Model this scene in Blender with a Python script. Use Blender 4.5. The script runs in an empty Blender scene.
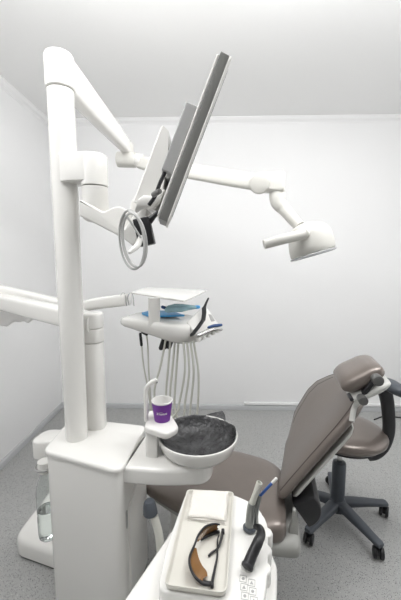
import bpy, bmesh, math, random
from mathutils import Vector, Matrix
random.seed(4)
C = bpy.context.scene.collection
PI = math.pi

# ------------------------------------------------------------------ camera
F, PITCH, YAW, EYE = 330.0, math.radians(6.9), math.radians(1.65), 1.43
cam = bpy.data.cameras.new('camera')
cam.sensor_fit = 'VERTICAL'; cam.sensor_height = 24.0; cam.lens = F * 24.0 / 600.0
cam.clip_start = 0.02
camo = bpy.data.objects.new('camera', cam); C.objects.link(camo)
camo.location = (0, 0, EYE); camo.rotation_euler = (PI / 2 - PITCH, 0, YAW)
bpy.context.scene.camera = camo
_fw = Vector((-math.sin(YAW) * math.cos(PITCH), math.cos(YAW) * math.cos(PITCH), -math.sin(PITCH)))
_rt = Vector((math.cos(YAW), math.sin(YAW), 0)); _up = _rt.cross(_fw)

def _ray(x, y): return _fw + _rt * ((x - 200.5) / F) + _up * ((300 - y) / F)
def at(x, y, Y):
    d = _ray(x, y); return Vector((0, 0, EYE)) + d * (Y / d.y)
def atz(x, y, z):
    d = _ray(x, y); return Vector((0, 0, EYE)) + d * ((z - EYE) / d.z)

# ------------------------------------------------------------------ materials
def mat(name, col, rough=.4, metal=0., bump=0., bscale=60., coat=0., trans=0., alpha=1., ior=1.45, vary=0., vscale=8.):
    m = bpy.data.materials.new(name); m.use_nodes = True
    nt = m.node_tree; b = nt.nodes['Principled BSDF']
    b.inputs['Base Color'].default_value = (*col, 1)
    b.inputs['Roughness'].default_value = rough
    b.inputs['Metallic'].default_value = metal
    b.inputs['Coat Weight'].default_value = coat
    b.inputs['Coat Roughness'].default_value = .12
    b.inputs['Transmission Weight'].default_value = trans
    b.inputs['IOR'].default_value = ior
    b.inputs['Alpha'].default_value = alpha
    tc = nt.nodes.new('ShaderNodeTexCoord')
    if vary:
        n = nt.nodes.new('ShaderNodeTexNoise'); n.inputs['Scale'].default_value = vscale
        n.inputs['Detail'].default_value = 4
        nt.links.new(tc.outputs['Object'], n.inputs['Vector'])
        mx = nt.nodes.new('ShaderNodeMix'); mx.data_type = 'RGBA'
        mx.inputs['A'].default_value = (*[max(0, c * (1 - vary)) for c in col], 1)
        mx.inputs['B'].default_value = (*[min(1, c * (1 + vary)) for c in col], 1)
        nt.links.new(n.outputs['Fac'], mx.inputs['Factor'])
        nt.links.new(mx.outputs['Result'], b.inputs['Base Color'])
    if bump:
        n = nt.nodes.new('ShaderNodeTexNoise'); n.inputs['Scale'].default_value = bscale
        n.inputs['Detail'].default_value = 3
        nt.links.new(tc.outputs['Object'], n.inputs['Vector'])
        bp = nt.nodes.new('ShaderNodeBump'); bp.inputs['Strength'].default_value = bump
        bp.inputs['Distance'].default_value = .01
        nt.links.new(n.outputs['Fac'], bp.inputs['Height'])
        nt.links.new(bp.outputs['Normal'], b.inputs['Normal'])
    return m

def floor_mat():
    m = mat('speckled_vinyl', (.3, .3, .3), .45)
    nt = m.node_tree; b = nt.nodes['Principled BSDF']
    tc = nt.nodes.new('ShaderNodeTexCoord')
    base = (.42, .422, .414, 1)
    last = None
    for sc, lo, col, k in ((140, .34, (.15, .15, .15, 1), .13), (120, .30, (.56, .56, .54, 1), .14), (210, .36, (.17, .17, .17, 1), .2)):
        v = nt.nodes.new('ShaderNodeTexVoronoi'); v.inputs['Scale'].default_value = sc
        nt.links.new(tc.outputs['Object'], v.inputs['Vector'])
        cr = nt.nodes.new('ShaderNodeValToRGB')
        cr.color_ramp.elements[0].position = lo - .06; cr.color_ramp.elements[0].color = (1, 1, 1, 1)
        cr.color_ramp.elements[1].position = lo; cr.color_ramp.elements[1].color = (0, 0, 0, 1)
        nt.links.new(v.outputs['Distance'], cr.inputs['Fac'])
        # only a share of the cells carries a chip
        sp = nt.nodes.new('ShaderNodeSeparateColor'); nt.links.new(v.outputs['Color'], sp.inputs['Color'])
        lt = nt.nodes.new('ShaderNodeMath'); lt.operation = 'LESS_THAN'; lt.inputs[1].default_value = k * 2
        nt.links.new(sp.outputs['Red'], lt.inputs[0])
        mu = nt.nodes.new('ShaderNodeMath'); mu.operation = 'MULTIPLY'
        nt.links.new(cr.outputs['Color'], mu.inputs[0]); nt.links.new(lt.outputs[0], mu.inputs[1])
        mx = nt.nodes.new('ShaderNodeMix'); mx.data_type = 'RGBA'
        if last is None: mx.inputs['A'].default_value = base
        else: nt.links.new(last, mx.inputs['A'])
        mx.inputs['B'].default_value = col
        nt.links.new(mu.outputs[0], mx.inputs['Factor'])
        last = mx.outputs['Result']
    nt.links.new(last, b.inputs['Base Color'])
    return m

M = dict(
    wall=mat('wall_paint', (.91, .91, .91), .75, bump=.04, bscale=90, vary=.015, vscale=2),
    ceil=mat('ceiling_paint', (.93, .93, .925), .85, bump=.02, bscale=50),
    trim=mat('trim_white', (.94, .94, .94), .5, bump=.01),
    base=mat('baseboard_grey', (.54, .55, .56), .5, vary=.05),
    floor=floor_mat(),
    white=mat('white_enamel', (.84, .83, .80), .24, coat=.3, vary=.012, vscale=3),
    cream=mat('white_plastic', (.79, .78, .75), .35, vary=.015, vscale=5),
    lampw=mat('lamp_plastic', (.68, .67, .63), .38, vary=.015, vscale=5),
    matte=mat('white_matte_plastic', (.80, .79, .76), .5, bump=.03, bscale=200),
    shelld=mat('shaded_shell_grey', (.36, .36, .34), .42, vary=.02),  # grey plastic, made darker to carry the shade on the under-shell
    shellg=mat('grey_white_shell', (.62, .62, .59), .4, vary=.02),
    leather=mat('taupe_leather', (.205, .175, .156), .30, metal=.35, bump=.05, bscale=260, coat=.15, vary=.05, vscale=20),
    leathd=mat('taupe_piping', (.085, .068, .06), .45, bump=.05, bscale=200),
    slate=mat('slate_plastic', (.075, .085, .10), .42, bump=.03, bscale=150, vary=.05),
    black=mat('black_plastic', (.018, .018, .02), .38, bump=.02, bscale=150),
    rubber=mat('black_rubber', (.03, .03, .033), .6, bump=.04, bscale=150),
    grey=mat('monitor_grey', (.22, .22, .21), .55, bump=.02, bscale=120),
    greyl=mat('light_grey_metal', (.42, .42, .42), .45, bump=.02, bscale=120),
    joint=mat('joint_grey', (.16, .16, .155), .35, metal=.4, vary=.05),
    steel=mat('steel', (.55, .55, .54), .25, metal=1., vary=.03),
    hose=mat('hose_grey_white', (.66, .66, .60), .45, vary=.04, vscale=30),
    cable=mat('cable_grey', (.50, .50, .49), .5, vary=.04),
    liner=mat('black_film', (.06, .06, .062), .25, bump=.8, bscale=55, vary=.95, vscale=16),
    purple=mat('purple_card', (.17, .035, .30), .5, vary=.05),
    paper=mat('white_paper', (.86, .85, .83), .75, bump=.15, bscale=60),
    cloth=mat('napkin_cloth', (.78, .755, .70), .85, bump=.25, bscale=180),
    tray=mat('tray_cream', (.70, .68, .62), .3, coat=.2, vary=.01),
    icon=mat('pale_icon_grey', (.40, .40, .39), .5, vary=.05),
    blue=mat('blue_plastic', (.10, .46, .88), .4, vary=.05),
    paleb=mat('pale_blue_film', (.40, .62, .70), .25, vary=.15, vscale=40),
    navy=mat('navy_plastic', (.03, .08, .22), .3, vary=.05),
    tipb=mat('blue_tip', (.03, .10, .36), .35, vary=.05),
    gunm=mat('handpiece_grey', (.28, .29, .28), .35, metal=.6, vary=.25, vscale=40),
    water=mat('water', (.93, .96, .96), .03, trans=1., ior=1.33, vary=.01),
    pet=mat('clear_bottle_plastic', (.95, .97, .96), .06, trans=1., ior=1.15, bump=.02, bscale=30),
    lens=mat('amber_lens', (.36, .19, .075), .12, trans=.4, ior=1.3, vary=.12, vscale=30),
    glass=mat('lamp_glass', (.9, .92, .92), .1, trans=.6, vary=.01),
    screen=mat('dark_screen', (.02, .02, .022), .15, vary=.05),
    cord=mat('cord_black', (.02, .02, .02), .5, vary=.1),
)

# ------------------------------------------------------------------ mesh helpers
def obj(name, bm, m, parent=None, sharp=38, smooth=True):
    bmesh.ops.recalc_face_normals(bm, faces=bm.faces[:])
    me = bpy.data.meshes.new(name); bm.to_mesh(me); bm.free()
    for p in me.polygons: p.use_smooth = smooth
    if smooth: me.set_sharp_from_angle(angle=math.radians(sharp))
    me.materials.append(M[m])
    o = bpy.data.objects.new(name, me); C.objects.link(o)
    if parent is not None: o.parent = parent
    return o

def tag(o, label, cat, group=None):
    o['label'] = label; o['category'] = cat
    if group: o['group'] = group
    return o
def thing(name, label, cat, loc=(0, 0, 0), rz=0, group=None):
    o = bpy.data.objects.new(name, None); C.objects.link(o)
    o.location = loc; o.rotation_euler = (0, 0, rz); o.empty_display_size = .05
    o.matrix_basis = Matrix.Translation(Vector(loc)) @ Matrix.Rotation(rz, 4, 'Z')
    return tag(o, label, cat, group)
def struct(name, bm, m, **k):
    o = obj(name, bm, m, **k); o['kind'] = 'structure'; return o
def new(): return bmesh.new()
def loc(parent, p):            # world point into a thing's own frame
    return parent.matrix_basis.inverted() @ Vector(p)

def ring_loft(bm, rings, cap=True, closed=True):
    vs = [[bm.verts.new(p) for p in r] for r in rings]
    n = len(vs[0])
    for a, b in zip(vs, vs[1:]):
        for i in range(n if closed else n - 1):
            j = (i + 1) % n
            bm.faces.new((a[i], a[j], b[j], b[i]))
    if cap:
        bm.faces.new(list(reversed(vs[0]))); bm.faces.new(vs[-1])
    return vs
def sp(v, e): return math.copysign(abs(v) ** e, v)
def sring(c, U, V, n=36, p=2.5, pv=None):
    c, U, V = Vector(c), Vector(U), Vector(V); pv = pv or p
    return [c + U * sp(math.cos(2 * PI * i / n), 2 / p) + V * sp(math.sin(2 * PI * i / n), 2 / pv) for i in range(n)]
def smoothpts(pts, k=8):
    P = [Vector(p) for p in pts]
    if len(P) < 3: return P
    Q = [P[0] * 2 - P[1]] + P + [P[-1] * 2 - P[-2]]
    out = []
    for i in range(1, len(Q) - 2):
        a, b, c, d = Q[i - 1:i + 3]
        for j in range(k):
            t = j / k
            out.append(.5 * ((2 * b) + (c - a) * t + (2 * a - 5 * b + 4 * c - d) * t * t + (3 * b - a - 3 * c + d) * t ** 3))
    return out + [P[-1]]
def lerp_list(L, t):           # [(t, v...)], linear
    if t <= L[0][0]: return L[0][1:]
    for a, b in zip(L, L[1:]):
        if t <= b[0]:
            f = (t - a[0]) / (b[0] - a[0])
            return tuple(x + (y - x) * f for x, y in zip(a[1:], b[1:]))
    return L[-1][1:]
def tube(bm, pts, r, n=14, smooth=8, cap=True, round_end=False, closed=False):
    P = smoothpts(pts, smooth) if smooth else [Vector(p) for p in pts]
    R = [r] * len(P) if not isinstance(r, (list, tuple)) else [lerp_list([(i / (len(r) - 1), v) for i, v in enumerate(r)], k / (len(P) - 1))[0] for k in range(len(P))]
    T = []
    for i in range(len(P)):
        a, b = P[max(0, i - 1)], P[min(len(P) - 1, i + 1)]
        if closed: a, b = P[i - 1], P[(i + 1) % len(P)]
        T.append((b - a).normalized())
    t0 = T[0]; u = t0.orthogonal().normalized(); frames = []
    for i, t in enumerate(T):
        if i: u = (T[i - 1].rotation_difference(t) @ u); u = (u - t * u.dot(t)).normalized()
        frames.append((u, t.cross(u)))
    rings = []
    def rg(c, uv, rr): return [c + uv[0] * rr * math.cos(2 * PI * k / n) + uv[1] * rr * math.sin(2 * PI * k / n) for k in range(n)]
    if round_end:
        for a in (80, 55, 28): rings.append(rg(P[0] - T[0] * R[0] * math.sin(math.radians(a)), frames[0], R[0] * math.cos(math.radians(a))))
    for i in range(len(P)): rings.append(rg(P[i], frames[i], R[i]))
    if round_end:
        for a in (28, 55, 80): rings.append(rg(P[-1] + T[-1] * R[-1] * math.sin(math.radians(a)), frames[-1], R[-1] * math.cos(math.radians(a))))
    ring_loft(bm, rings, cap)
def lathe(bm, prof, c=(0, 0, 0), axis=(0, 0, 1), n=40, cap=True):
    ax = Vector(axis).normalized(); u = ax.orthogonal().normalized(); v = ax.cross(u); c = Vector(c)
    rings = [[c + ax * z + (u * math.cos(2 * PI * k / n) + v * math.sin(2 * PI * k / n)) * max(r, 1e-4) for k in range(n)] for r, z in prof]
    ring_loft(bm, rings, cap)
def cyl(bm, a, b, r, bev=.003, n=32, r2=None):
    a, b = Vector(a), Vector(b); L = (b - a).length; r2 = r if r2 is None else r2
    lathe(bm, [(r - bev, 0), (r - bev * .3, bev * .3), (r, bev), (r2, L - bev), (r2 - bev * .3, L - bev * .3), (r2 - bev, L)], a, b - a, n)
def box(bm, c, s, bev=.005, rot=None, seg=3):
    r = bmesh.ops.create_cube(bm, size=1)
    vs = r['verts']; bmesh.ops.scale(bm, vec=s, verts=vs)
    if bev:
        es = list({e for v in vs for e in v.link_edges})
        q = bmesh.ops.bevel(bm, geom=es, offset=bev, segments=seg, affect='EDGES', profile=.5)
        vs = list({v for f in q['faces'] for v in f.verts} | {v for v in vs if v.is_valid})
        seen = set(vs); st = list(vs)
        while st:
            v = st.pop()
            for e in v.link_edges:
                w = e.other_vert(v)
                if w not in seen: seen.add(w); st.append(w)
        vs = list(seen)
    if rot is not None: bmesh.ops.transform(bm, matrix=rot.to_4x4(), verts=vs)
    bmesh.ops.translate(bm, vec=c, verts=vs)
def round_poly(pts, rads, seg=7):
    P = [Vector((p[0], p[1])) for p in pts]; n = len(P); out = []
    if not isinstance(rads, (list, tuple)): rads = [rads] * n
    for i in range(n):
        a, b, c = P[i - 1], P[i], P[(i + 1) % n]; r = rads[i]
        if r <= 0: out.append(b); continue
        d1, d2 = (a - b).normalized(), (c - b).normalized()
        r = min(r, (a - b).length * .48, (c - b).length * .48)
        p0, p1 = b + d1 * r, b + d2 * r
        for k in range(seg + 1):
            t = k / seg; out.append(p0 * (1 - t) ** 2 + b * 2 * t * (1 - t) + p1 * t * t)
    return out
def inset(poly, d):
    n = len(poly); out = []
    area = sum(poly[i - 1].x * poly[i].y - poly[i].x * poly[i - 1].y for i in range(n))
    s = 1 if area > 0 else -1
    for i in range(n):
        t1 = (poly[i] - poly[i - 1]); t2 = (poly[(i + 1) % n] - poly[i])
        nn = Vector((-(t1.normalized() + t2.normalized()).y, (t1.normalized() + t2.normalized()).x))
        if nn.length < 1e-9: out.append(poly[i]); continue
        out.append(poly[i] + nn.normalized() * d * s)
    return out
def prism(bm, poly, z0, z1, bev=.006, bot=None, seg=3, f=None):
    """extruded outline with rounded top and bottom rims; f maps (x, y, z) to a point"""
    bot = bev if bot is None else bot; f = f or (lambda x, y, z: Vector((x, y, z)))
    poly = [Vector((p[0], p[1])) for p in poly]; R = []
    def add(d, z): R.append([f(q.x, q.y, z) for q in (inset(poly, d) if d else poly)])
    for k in range(seg + 1):
        if not bot: add(0, z0); break
        a = PI / 2 * k / seg; add(bot * (1 - math.sin(a)), z0 + bot * (1 - math.cos(a)))
    for k in range(seg + 1):
        if not bev: add(0, z1); break
        a = PI / 2 * k / seg; add(bev * (1 - math.cos(a)), z1 - bev * (1 - math.sin(a)))
    ring_loft(bm, R)
def frame(o, x, y):            # maps local (u, v, w) to world: w along x cross y
    o, x, y = Vector(o), Vector(x).normalized(), Vector(y); y = (y - x * y.dot(x)).normalized(); z = x.cross(y)
    return lambda u, v, w: o + x * u + y * v + z * w
def xf(bm, M4):
    bmesh.ops.transform(bm, matrix=M4, verts=bm.verts[:]); return bm
def local(bm, parent): return xf(bm, parent.matrix_basis.inverted())

# ================================================================== THE ROOM
XL, XR, YB, YF, H = -1.445, 2.6, 3.045, -3.0, 2.655
def slab(x0, x1, y0, y1, z0, z1, bev=0):
    b = new(); box(b, ((x0 + x1) / 2, (y0 + y1) / 2, (z0 + z1) / 2), (x1 - x0, y1 - y0, z1 - z0), bev); return b
T = .1
struct('floor', slab(XL - T, XR + T, YF - T, YB + T, -T, 0), 'floor', smooth=False)
struct('ceiling', slab(XL - T, XR + T, YF - T, YB + T, H, H + T), 'ceil', smooth=False)
struct('wall_back', slab(XL - T, XR + T, YB, YB + T, 0, H), 'wall', smooth=False)
struct('wall_left', slab(XL - T, XL, YF, YB, 0, H), 'wall', smooth=False)
struct('wall_right', slab(XR, XR + T, YF, YB, 0, H), 'wall', smooth=False)
struct('wall_front', slab(XL - T, XR + T, YF - T, YF, 0, H), 'wall', smooth=False)
def moulding(n, a, b, inward, prof, m):
    a, b, inward = Vector(a), Vector(b), Vector(inward)
    bm = new(); ring_loft(bm, [[p + inward * d + Vector((0, 0, z)) for d, z in prof] for p in (a, b)])
    return struct(n, bm, m, sharp=30)
cor = [(0, 0), (.042, 0), (.042, -.008), (.037, -.011), (.033, -.02), (.024, -.029), (.013, -.033), (.010, -.038), (.005, -.04), (.005, -.047), (0, -.048)]
moulding('trim_1', (XL, YB, H), (XR, YB, H), (0, -1, 0), cor, 'trim')
moulding('trim_2', (XL, YF, H), (XL, YB, H), (1, 0, 0), cor, 'trim')
moulding('trim_3', (XR, YB, H), (XR, YF, H), (-1, 0, 0), cor, 'trim')
bs = [(0, 0), (.016, 0), (.016, .03), (.011, .043), (.006, .048), (0, .05)]
moulding('baseboard_back', (XL, YB, 0), (XR, YB, 0), (0, -1, 0), bs, 'base')
moulding('baseboard_left', (XL, YF, 0), (XL, YB, 0), (1, 0, 0), bs, 'base')
moulding('baseboard_right', (XR, YB, 0), (XR, YF, 0), (-1, 0, 0), bs, 'base')
b = new(); box(b, (1.32, YB - .011, .066), (1.98, .02, .026), .004)
tag(obj('cable_duct', b, 'trim'), 'white cable duct strip along the back wall just over the grey baseboard', 'duct')
b = new(); tube(b, [(1.48, 2.86, .006), (1.62, 2.93, .006), (1.8, 2.9, .006), (2.0, 2.97, .006), (2.2, 2.95, .006)], .006, 8)
tag(obj('power_cord', b, 'cord'), 'thin black cord lying on the floor behind the stool, by the back wall', 'cord')

# ================================================================== DENTAL UNIT
ZL = .70
FL, FR, BR, BL = atz(42.5, 450.5, ZL), atz(121, 472, ZL), atz(146.5, 425.5, ZL), atz(71, 417, ZL)
ctr = (FL + FR + BR + BL) / 4
unit = thing('dental_unit', 'tall white dental unit cabinet with two posts rising from its lid', 'dental unit', (ctr.x, ctr.y, 0))
def U(name, bm, m, parent=None, **k): return obj(name, local(bm, unit), m, parent or unit, **k)
lid = round_poly([FL, FR, BR, BL], [.03, .05, .03, .04])
b = new(); prism(b, lid, ZL - .016, ZL, .008, .002); U('cabinet_lid', b, 'white')
body = inset(lid, .007)
b = new(); prism(b, body, .02, ZL - .018, .002, .01); U('cabinet_body', b, 'white')
# removable side panel on the right face, with its finger slit
rd = (BR - FR); rd.z = 0; L = rd.length; rd.normalize(); outn = Vector((rd.y, -rd.x, 0))
fr = frame(FR + outn * -.0055 + Vector((0, 0, -ZL)), rd, (0, 0, 1))
b = new(); prism(b, round_poly([(.075, .06), (L - .02, .06), (L - .02, .53), (.16, .53), (.075, .50)], .02), -.004, .006, .004, 0, f=fr); U('side_panel', b, 'cream')
b = new(); prism(b, round_poly([(.052, .435), (.064, .435), (.064, .505), (.052, .505)], .005), -.004, .003, .002, 0, f=fr); U('finger_slit', b, 'icon')
# floor plinth behind the cabinet
p0, p1 = atz(13, 556, 0), atz(54, 571, 0)
pd = (p1 - p0).normalized(); bk = Vector((.05, 1, 0)).normalized()
pl = round_poly([p0, p0 + pd * .60, p0 + pd * .60 + bk * .30, p0 + bk * .42], [.07, .05, .05, .12])
b = new(); prism(b, pl, .012, .10, .03, .004, seg=5); pln = U('plinth', b, 'white')
b = new(); prism(b, inset(pl, .008), 0, .013, 0, 0); U('rubber_skirt', b, 'rubber', pln)
# bottle bay
bc = atz(47, 434.5, ZL)
hp = round_poly([bc + Vector((-.055, -.055, 0)), bc + Vector((.08, -.04, 0)), bc + Vector((.12, .055, 0)), bc + Vector((-.035, .06, 0))], [.05, .02, .03, .05])
b = new(); prism(b, hp, ZL - .085, ZL - .004, .012, .006); bay = U('bottle_bay', b, 'white')
BX, BY = atz(44.0, 455, .66).x, atz(44.0, 455, .66).y
b = new(); lathe(b, [(.012, .025), (.026, .023), (.027, 0), (.0235, -.004), (.022, -.022), (.02, -.024)], (BX, BY, ZL - .088)); U('bottle_socket', b, 'cream', bay)
b = new(); tube(b, [(BX - .034 * math.cos(a), BY - .034 * math.sin(a), ZL - .088) for a in [x * PI / 10 - .4 for x in range(11)]], .0045, 8, 3)
U('wire_clip', b, 'steel', bay)
# light pole
PB, PY_ = atz(77, 437, ZL), 0
PX, PYY = PB.x, PB.y
ptop = at(61, 84, PYY - .05)
b = new(); lathe(b, [(.043, 0), (.0435, .004), (.0465, .5), (.0475, 1.1), (.0475, ptop.z - ZL), (.03, ptop.z - ZL + .004)], (PX, PYY, ZL)); U('light_pole', b, 'white')
# console column
KX, KY = -.505, 1.372
kz = at(91, 312, KY).z
kp = round_poly([(KX - .045, KY - .042), (KX + .045, KY - .042), (KX + .045, KY + .042), (KX - .045, KY + .042)], .035)
b = new(); prism(b, kp, ZL - .002, kz - .13, .002, .002); U('console_column', b, 'white')
b = new(); prism(b, inset(kp, -.002), kz - .127, kz - .068, .004, .003); U('column_collar', b, 'cream')

# water bottle
zb = .30
wb = thing('water_bottle', 'clear plastic water bottle hanging upright under the bay left of the cabinet', 'bottle', (BX, BY, zb))
prof = [(.010, .0), (.028, .002), (.036, .012), (.0385, .03), (.0385, .10), (.0365, .11), (.0385, .12), (.0385, .20), (.034, .235), (.022, .268), (.0155, .290), (.015, .335)]
b = new(); lathe(b, prof + [(.0135, .335), (.014, .290), (.0205, .267), (.0325, .234), (.037, .2), (.037, .12), (.035, .11), (.037, .10), (.037, .03), (.0345, .013), (.027, .0035), (.009, .0015)], (0, 0, 0))
obj('bottle_body', b, 'pet', wb)
b = new(); lathe(b, [(.009, .002), (.0268, .004), (.0342, .0135), (.0368, .03), (.0368, .10), (.0348, .11), (.0366, .118), (.0366, .13), (.001, .13)], (0, 0, 0)); obj('water_fill', b, 'water', wb)

# suction hose docked on the cabinet's right face
hc = atz(149, 500, .59)
sh = thing('suction_hose', 'pale hose with dark slate cap hanging at the right side of the cabinet', 'hose', hc)
b = new(); d = at(150, 518, hc.y - .01) - at(151, 497, hc.y); d = (at(152.5, 520, hc.y) - at(150, 498, hc.y))
lathe(b, [(.004, 0), (.016, .003), (.021, .012), (.0235, .026), (.0255, .050), (.0235, .053)], (0, 0, 0), d); obj('hose_cap', b, 'slate', sh)
h0 = at(154, 516, hc.y); h1 = at(159, 535, hc.y - .01); h2 = at(161, 560, hc.y - .02)
b = new(); tube(b, [h0 - hc, h1 - hc, h2 - hc, at(160, 590, hc.y - .02) - hc, Vector((h2.x - hc.x - .02, h2.y - hc.y + .0, .07 - hc.z))], .0145, 12); obj('hose_tube', b, 'hose', sh)

# ================================================================== CUSPIDOR (bowl on its swing arm)
BZ = .75
B = Vector((-.046, 1.225, BZ))
cus = thing('cuspidor', 'white swing arm cuspidor with round spittoon bowl, right of the cabinet', 'cuspidor', (B.x, B.y, .59))
def K(name, bm, m, parent=None, **k): return obj(name, local(bm, cus), m, parent or cus, **k)
# arm: from the cabinet's right face to under the bowl
arm = round_poly([(-.318, 1.10), (-.17, 1.085), (.0, 1.10), (.02, 1.20), (-.02, 1.30), (-.285, 1.32)], [.01, .06, .06, .06, .09, .01])
b = new(); prism(b, arm, .622, .69, .016, .014, seg=5); K('support_arm', b, 'white')
# bowl
b = new()
prof = [(.02, -.088), (.07, -.085), (.117, -.070), (.143, -.042), (.154, -.012), (.157, 0), (.156, .004), (.152, .005), (.149, .0), (.146, -.012), (.134, -.038), (.108, -.056), (.065, -.066), (.01, -.069)]
lathe(b, prof, B, n=64); K('bowl', b, 'white')
# tower with cup platform
tw = round_poly([(-.240, 1.160), (-.192, 1.156), (-.206, 1.20), (-.215, 1.29), (-.252, 1.30)], [.012, .014, .03, .015, .02])
b = new(); prism(b, tw, .68, .812, .006, .002); K('cup_tower', b, 'white')
pf = round_poly([atz(144, 427.5, .815), atz(166, 434.5, .815), atz(179.5, 428, .815), atz(171, 414, .815), atz(148, 411.5, .815)], [.015, .02, .025, .03, .03])
b = new(); prism(b, pf, .789, .818, .008, .012, seg=4); K('cup_platform', b, 'white')
# filler spout
s0 = atz(146.2, 420, .818); q = lambda x, y: at(x, y, s0.y)
b = new(); tube(b, [s0 - Vector((0, 0, .004)), q(146, 405), q(145.6, 392), q(147.3, 386.5), q(151.5, 382.5), q(157, 379.5)], .0085, 14); K('filler_spout', b, 'white')
b = new(); tube(b, [q(156.5, 379.8), q(156.7, 383)], .004, 10, 0); K('spout_nozzle', b, 'steel')
# black film liner
ln = thing('bowl_liner', 'crumpled black plastic film lining the white spittoon bowl', 'liner', B)
b = new(); n = 96; rings = []
for r, z, am in ((.1505, .003, .003), (.1475, .000, .003), (.141, -.014, .003), (.129, -.034, .004), (.105, -.050, .005), (.08, -.057, .005), (.05, -.060, .005), (.02, -.060, .003)):
    ring = []
    for k in range(n):
        a = 2 * PI * k / n
        w = .5 * math.sin(7 * a + 40 * r) + .35 * math.sin(13 * a + 1.3) + .3 * math.sin(23 * a + 20 * r)
        rr = r - am * abs(w) * .8
        zz = z + abs(am * w * .8)
        if r > .148:
            u = Vector((math.cos(a), math.sin(a)))
            cor_ = max(0, 1 - abs((a - 1.05 + PI) % (2 * PI) - PI) / .33)     # a corner of the film stands over the far rim
            rr += cor_ * .06; zz += .003 + cor_ * .004 + .012 * max(0, 1 - abs(a - .2) / .35)
            if u.y < -.3: zz -= .008; rr -= .003
        ring.append(Vector((rr * math.cos(a), rr * math.sin(a), zz)))
    rings.append(ring)
ring_loft(b, rings, False); b.faces.new([v for v in b.verts[-n:]]) if False else None
b.verts.ensure_lookup_table(); b.faces.new([b.verts[len(b.verts) - n + k] for k in range(n)])
lo = obj('film', b, 'liner', ln, sharp=60)
sd = lo.modifiers.new('thickness', 'SOLIDIFY'); sd.thickness = .0012; sd.offset = 1

# paper cup
cp = atz(162.3, 419.5, .8185)
cup = thing('paper_cup', 'purple paper cup with white printed mark on the cuspidor platform', 'cup', cp)
b = new()
lathe(b, [(.002, .002), (.027, .0), (.029, .0), (.0385, .082), (.040, .083), (.0408, .085), (.040, .0872), (.0382, .087), (.0375, .084), (.0282, .004), (.002, .003)], (0, 0, 0), n=48); obj('cup_shell', b, 'paper', cup)
b = new(); n = 48
for k in range(n):
    pass
ring_loft(b, [[Vector((r * math.cos(2 * PI * k / n), r * math.sin(2 * PI * k / n), z)) for k in range(n)] for r, z in ((.0291, .0006), (.0382, .0792), (.0386, .0792), (.0296, .0006), (.0291, .0006))], False); obj('purple_sleeve', b, 'purple', cup)
# printed mark: a small square of dots, a fine word over a bold word (drawn as letter strokes)
cup.scale = (1.02, 1.02, .92)
def cup_pt(s, z):                 # s metres to the right along the side facing the camera
    r = .0296 + (.0386 - .0296) * (z / .0792) + .0004
    a = -PI / 2 + s / r + .16
    return Vector((r * math.cos(a), r * math.sin(a), z))
def stroke(b, s0, z0, s1, z1):
    n = max(2, int((s1 - s0) / .002) + 1)
    v = [[b.verts.new(cup_pt(s0 + (s1 - s0) * i / n, z)) for i in range(n + 1)] for z in (z0, z1)]
    for i in range(n): b.faces.new((v[0][i], v[0][i + 1], v[1][i + 1], v[1][i]))
b = new()
for i in range(3):
    for j in range(4): stroke(b, -.0215 + i * .0026, .037 + j * .0027, -.0196 + i * .0026, .0389 + j * .0027)
x = -.0115
for k, w in enumerate((.0042, .0045, .0038, .0045, .0042, .0038)):    # bold word: stems and bars
    top = .0455 if k in (0, 3, 5) else .0435
    stroke(b, x, .037, x + .0014, top); stroke(b, x + w - .0014, .037, x + w, .0435)
    stroke(b, x, .037 if k % 2 else .042, x + w, (.037 if k % 2 else .042) + .0015)
    x += w + .0009
for k in range(5): stroke(b, -.0115 + k * .0026, .0475, -.0098 + k * .0026, .0490)
obj('printed_mark', b, 'paper', cup, smooth=False)

# ================================================================== OPERATING LAMP
lampo = thing('operating_lamp', 'white operating light on a jointed arm from the top of the tall pole', 'lamp', ptop)
def Lm(name, bm, m, parent=None, **k): return obj(name, local(bm, lampo), m, parent or lampo, **k)
cz0, cz1 = ptop.z + .004, at(57.5, 45.5, PYY - .05).z
b = new(); lathe(b, [(.048, cz0), (.0515, cz0 + .003), (.0525, cz0 + .02), (.0525, cz1 - .012), (.048, cz1 - .003), (.035, cz1), (.002, cz1 + .001)], (PX, PYY, 0)); Lm('pole_cap', b, 'white')
E1 = at(127, 147, 2.10)
a0 = Vector((PX + .006, PYY + .01, (cz0 + cz1) / 2 + .006)); dr = (E1 - a0).normalized()
side = Vector((1, 0, 0)); side = (side - dr * side.dot(dr)).normalized(); upv = side.cross(dr)
b = new(); ring_loft(b, [sring(a0 + (E1 - a0) * t, side * w, upv * h, 32, 4) for t, w, h in ((0, .038, .066), (.3, .035, .060), (.7, .031, .052), (.93, .029, .045), (1.0, .028, .044), (1.02, .024, .038))]); Lm('horizontal_arm', b, 'white', sharp=50)
j0 = at(119.5, 160, 2.10); j1 = at(136, 160, 2.10)
b = new(); cyl(b, at(117.5, 159.5, 2.11), j1, .046, .008); cyl(b, E1 + Vector((0, 0, .02)), at(127, 158, 2.1), .04, .006); Lm('elbow_joint', b, 'lampw')
b = new(); cyl(b, j1 - Vector((.002, 0, 0)), at(142, 161.5, 2.09), .040, .006); Lm('elbow_cap', b, 'cream')
E2 = at(256, 182.5, 1.80); s1 = at(140, 163, 2.09)
dr = (E2 - s1).normalized(); side = dr.cross(Vector((0, 0, 1))).normalized(); upv = side.cross(dr)
b = new(); ring_loft(b, [sring(s1 + (E2 - s1) * t, side * w, upv * h, 32, 4) for t, w, h in ((0, .028, .034), (.06, .031, .039), (.5, .031, .041), (.85, .031, .042), (1.0, .030, .040), (1.03, .026, .034))]); Lm('spring_arm', b, 'lampw', sharp=50)
c0, c1 = at(251, 182, 1.82), at(262, 183, 1.79)
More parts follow.
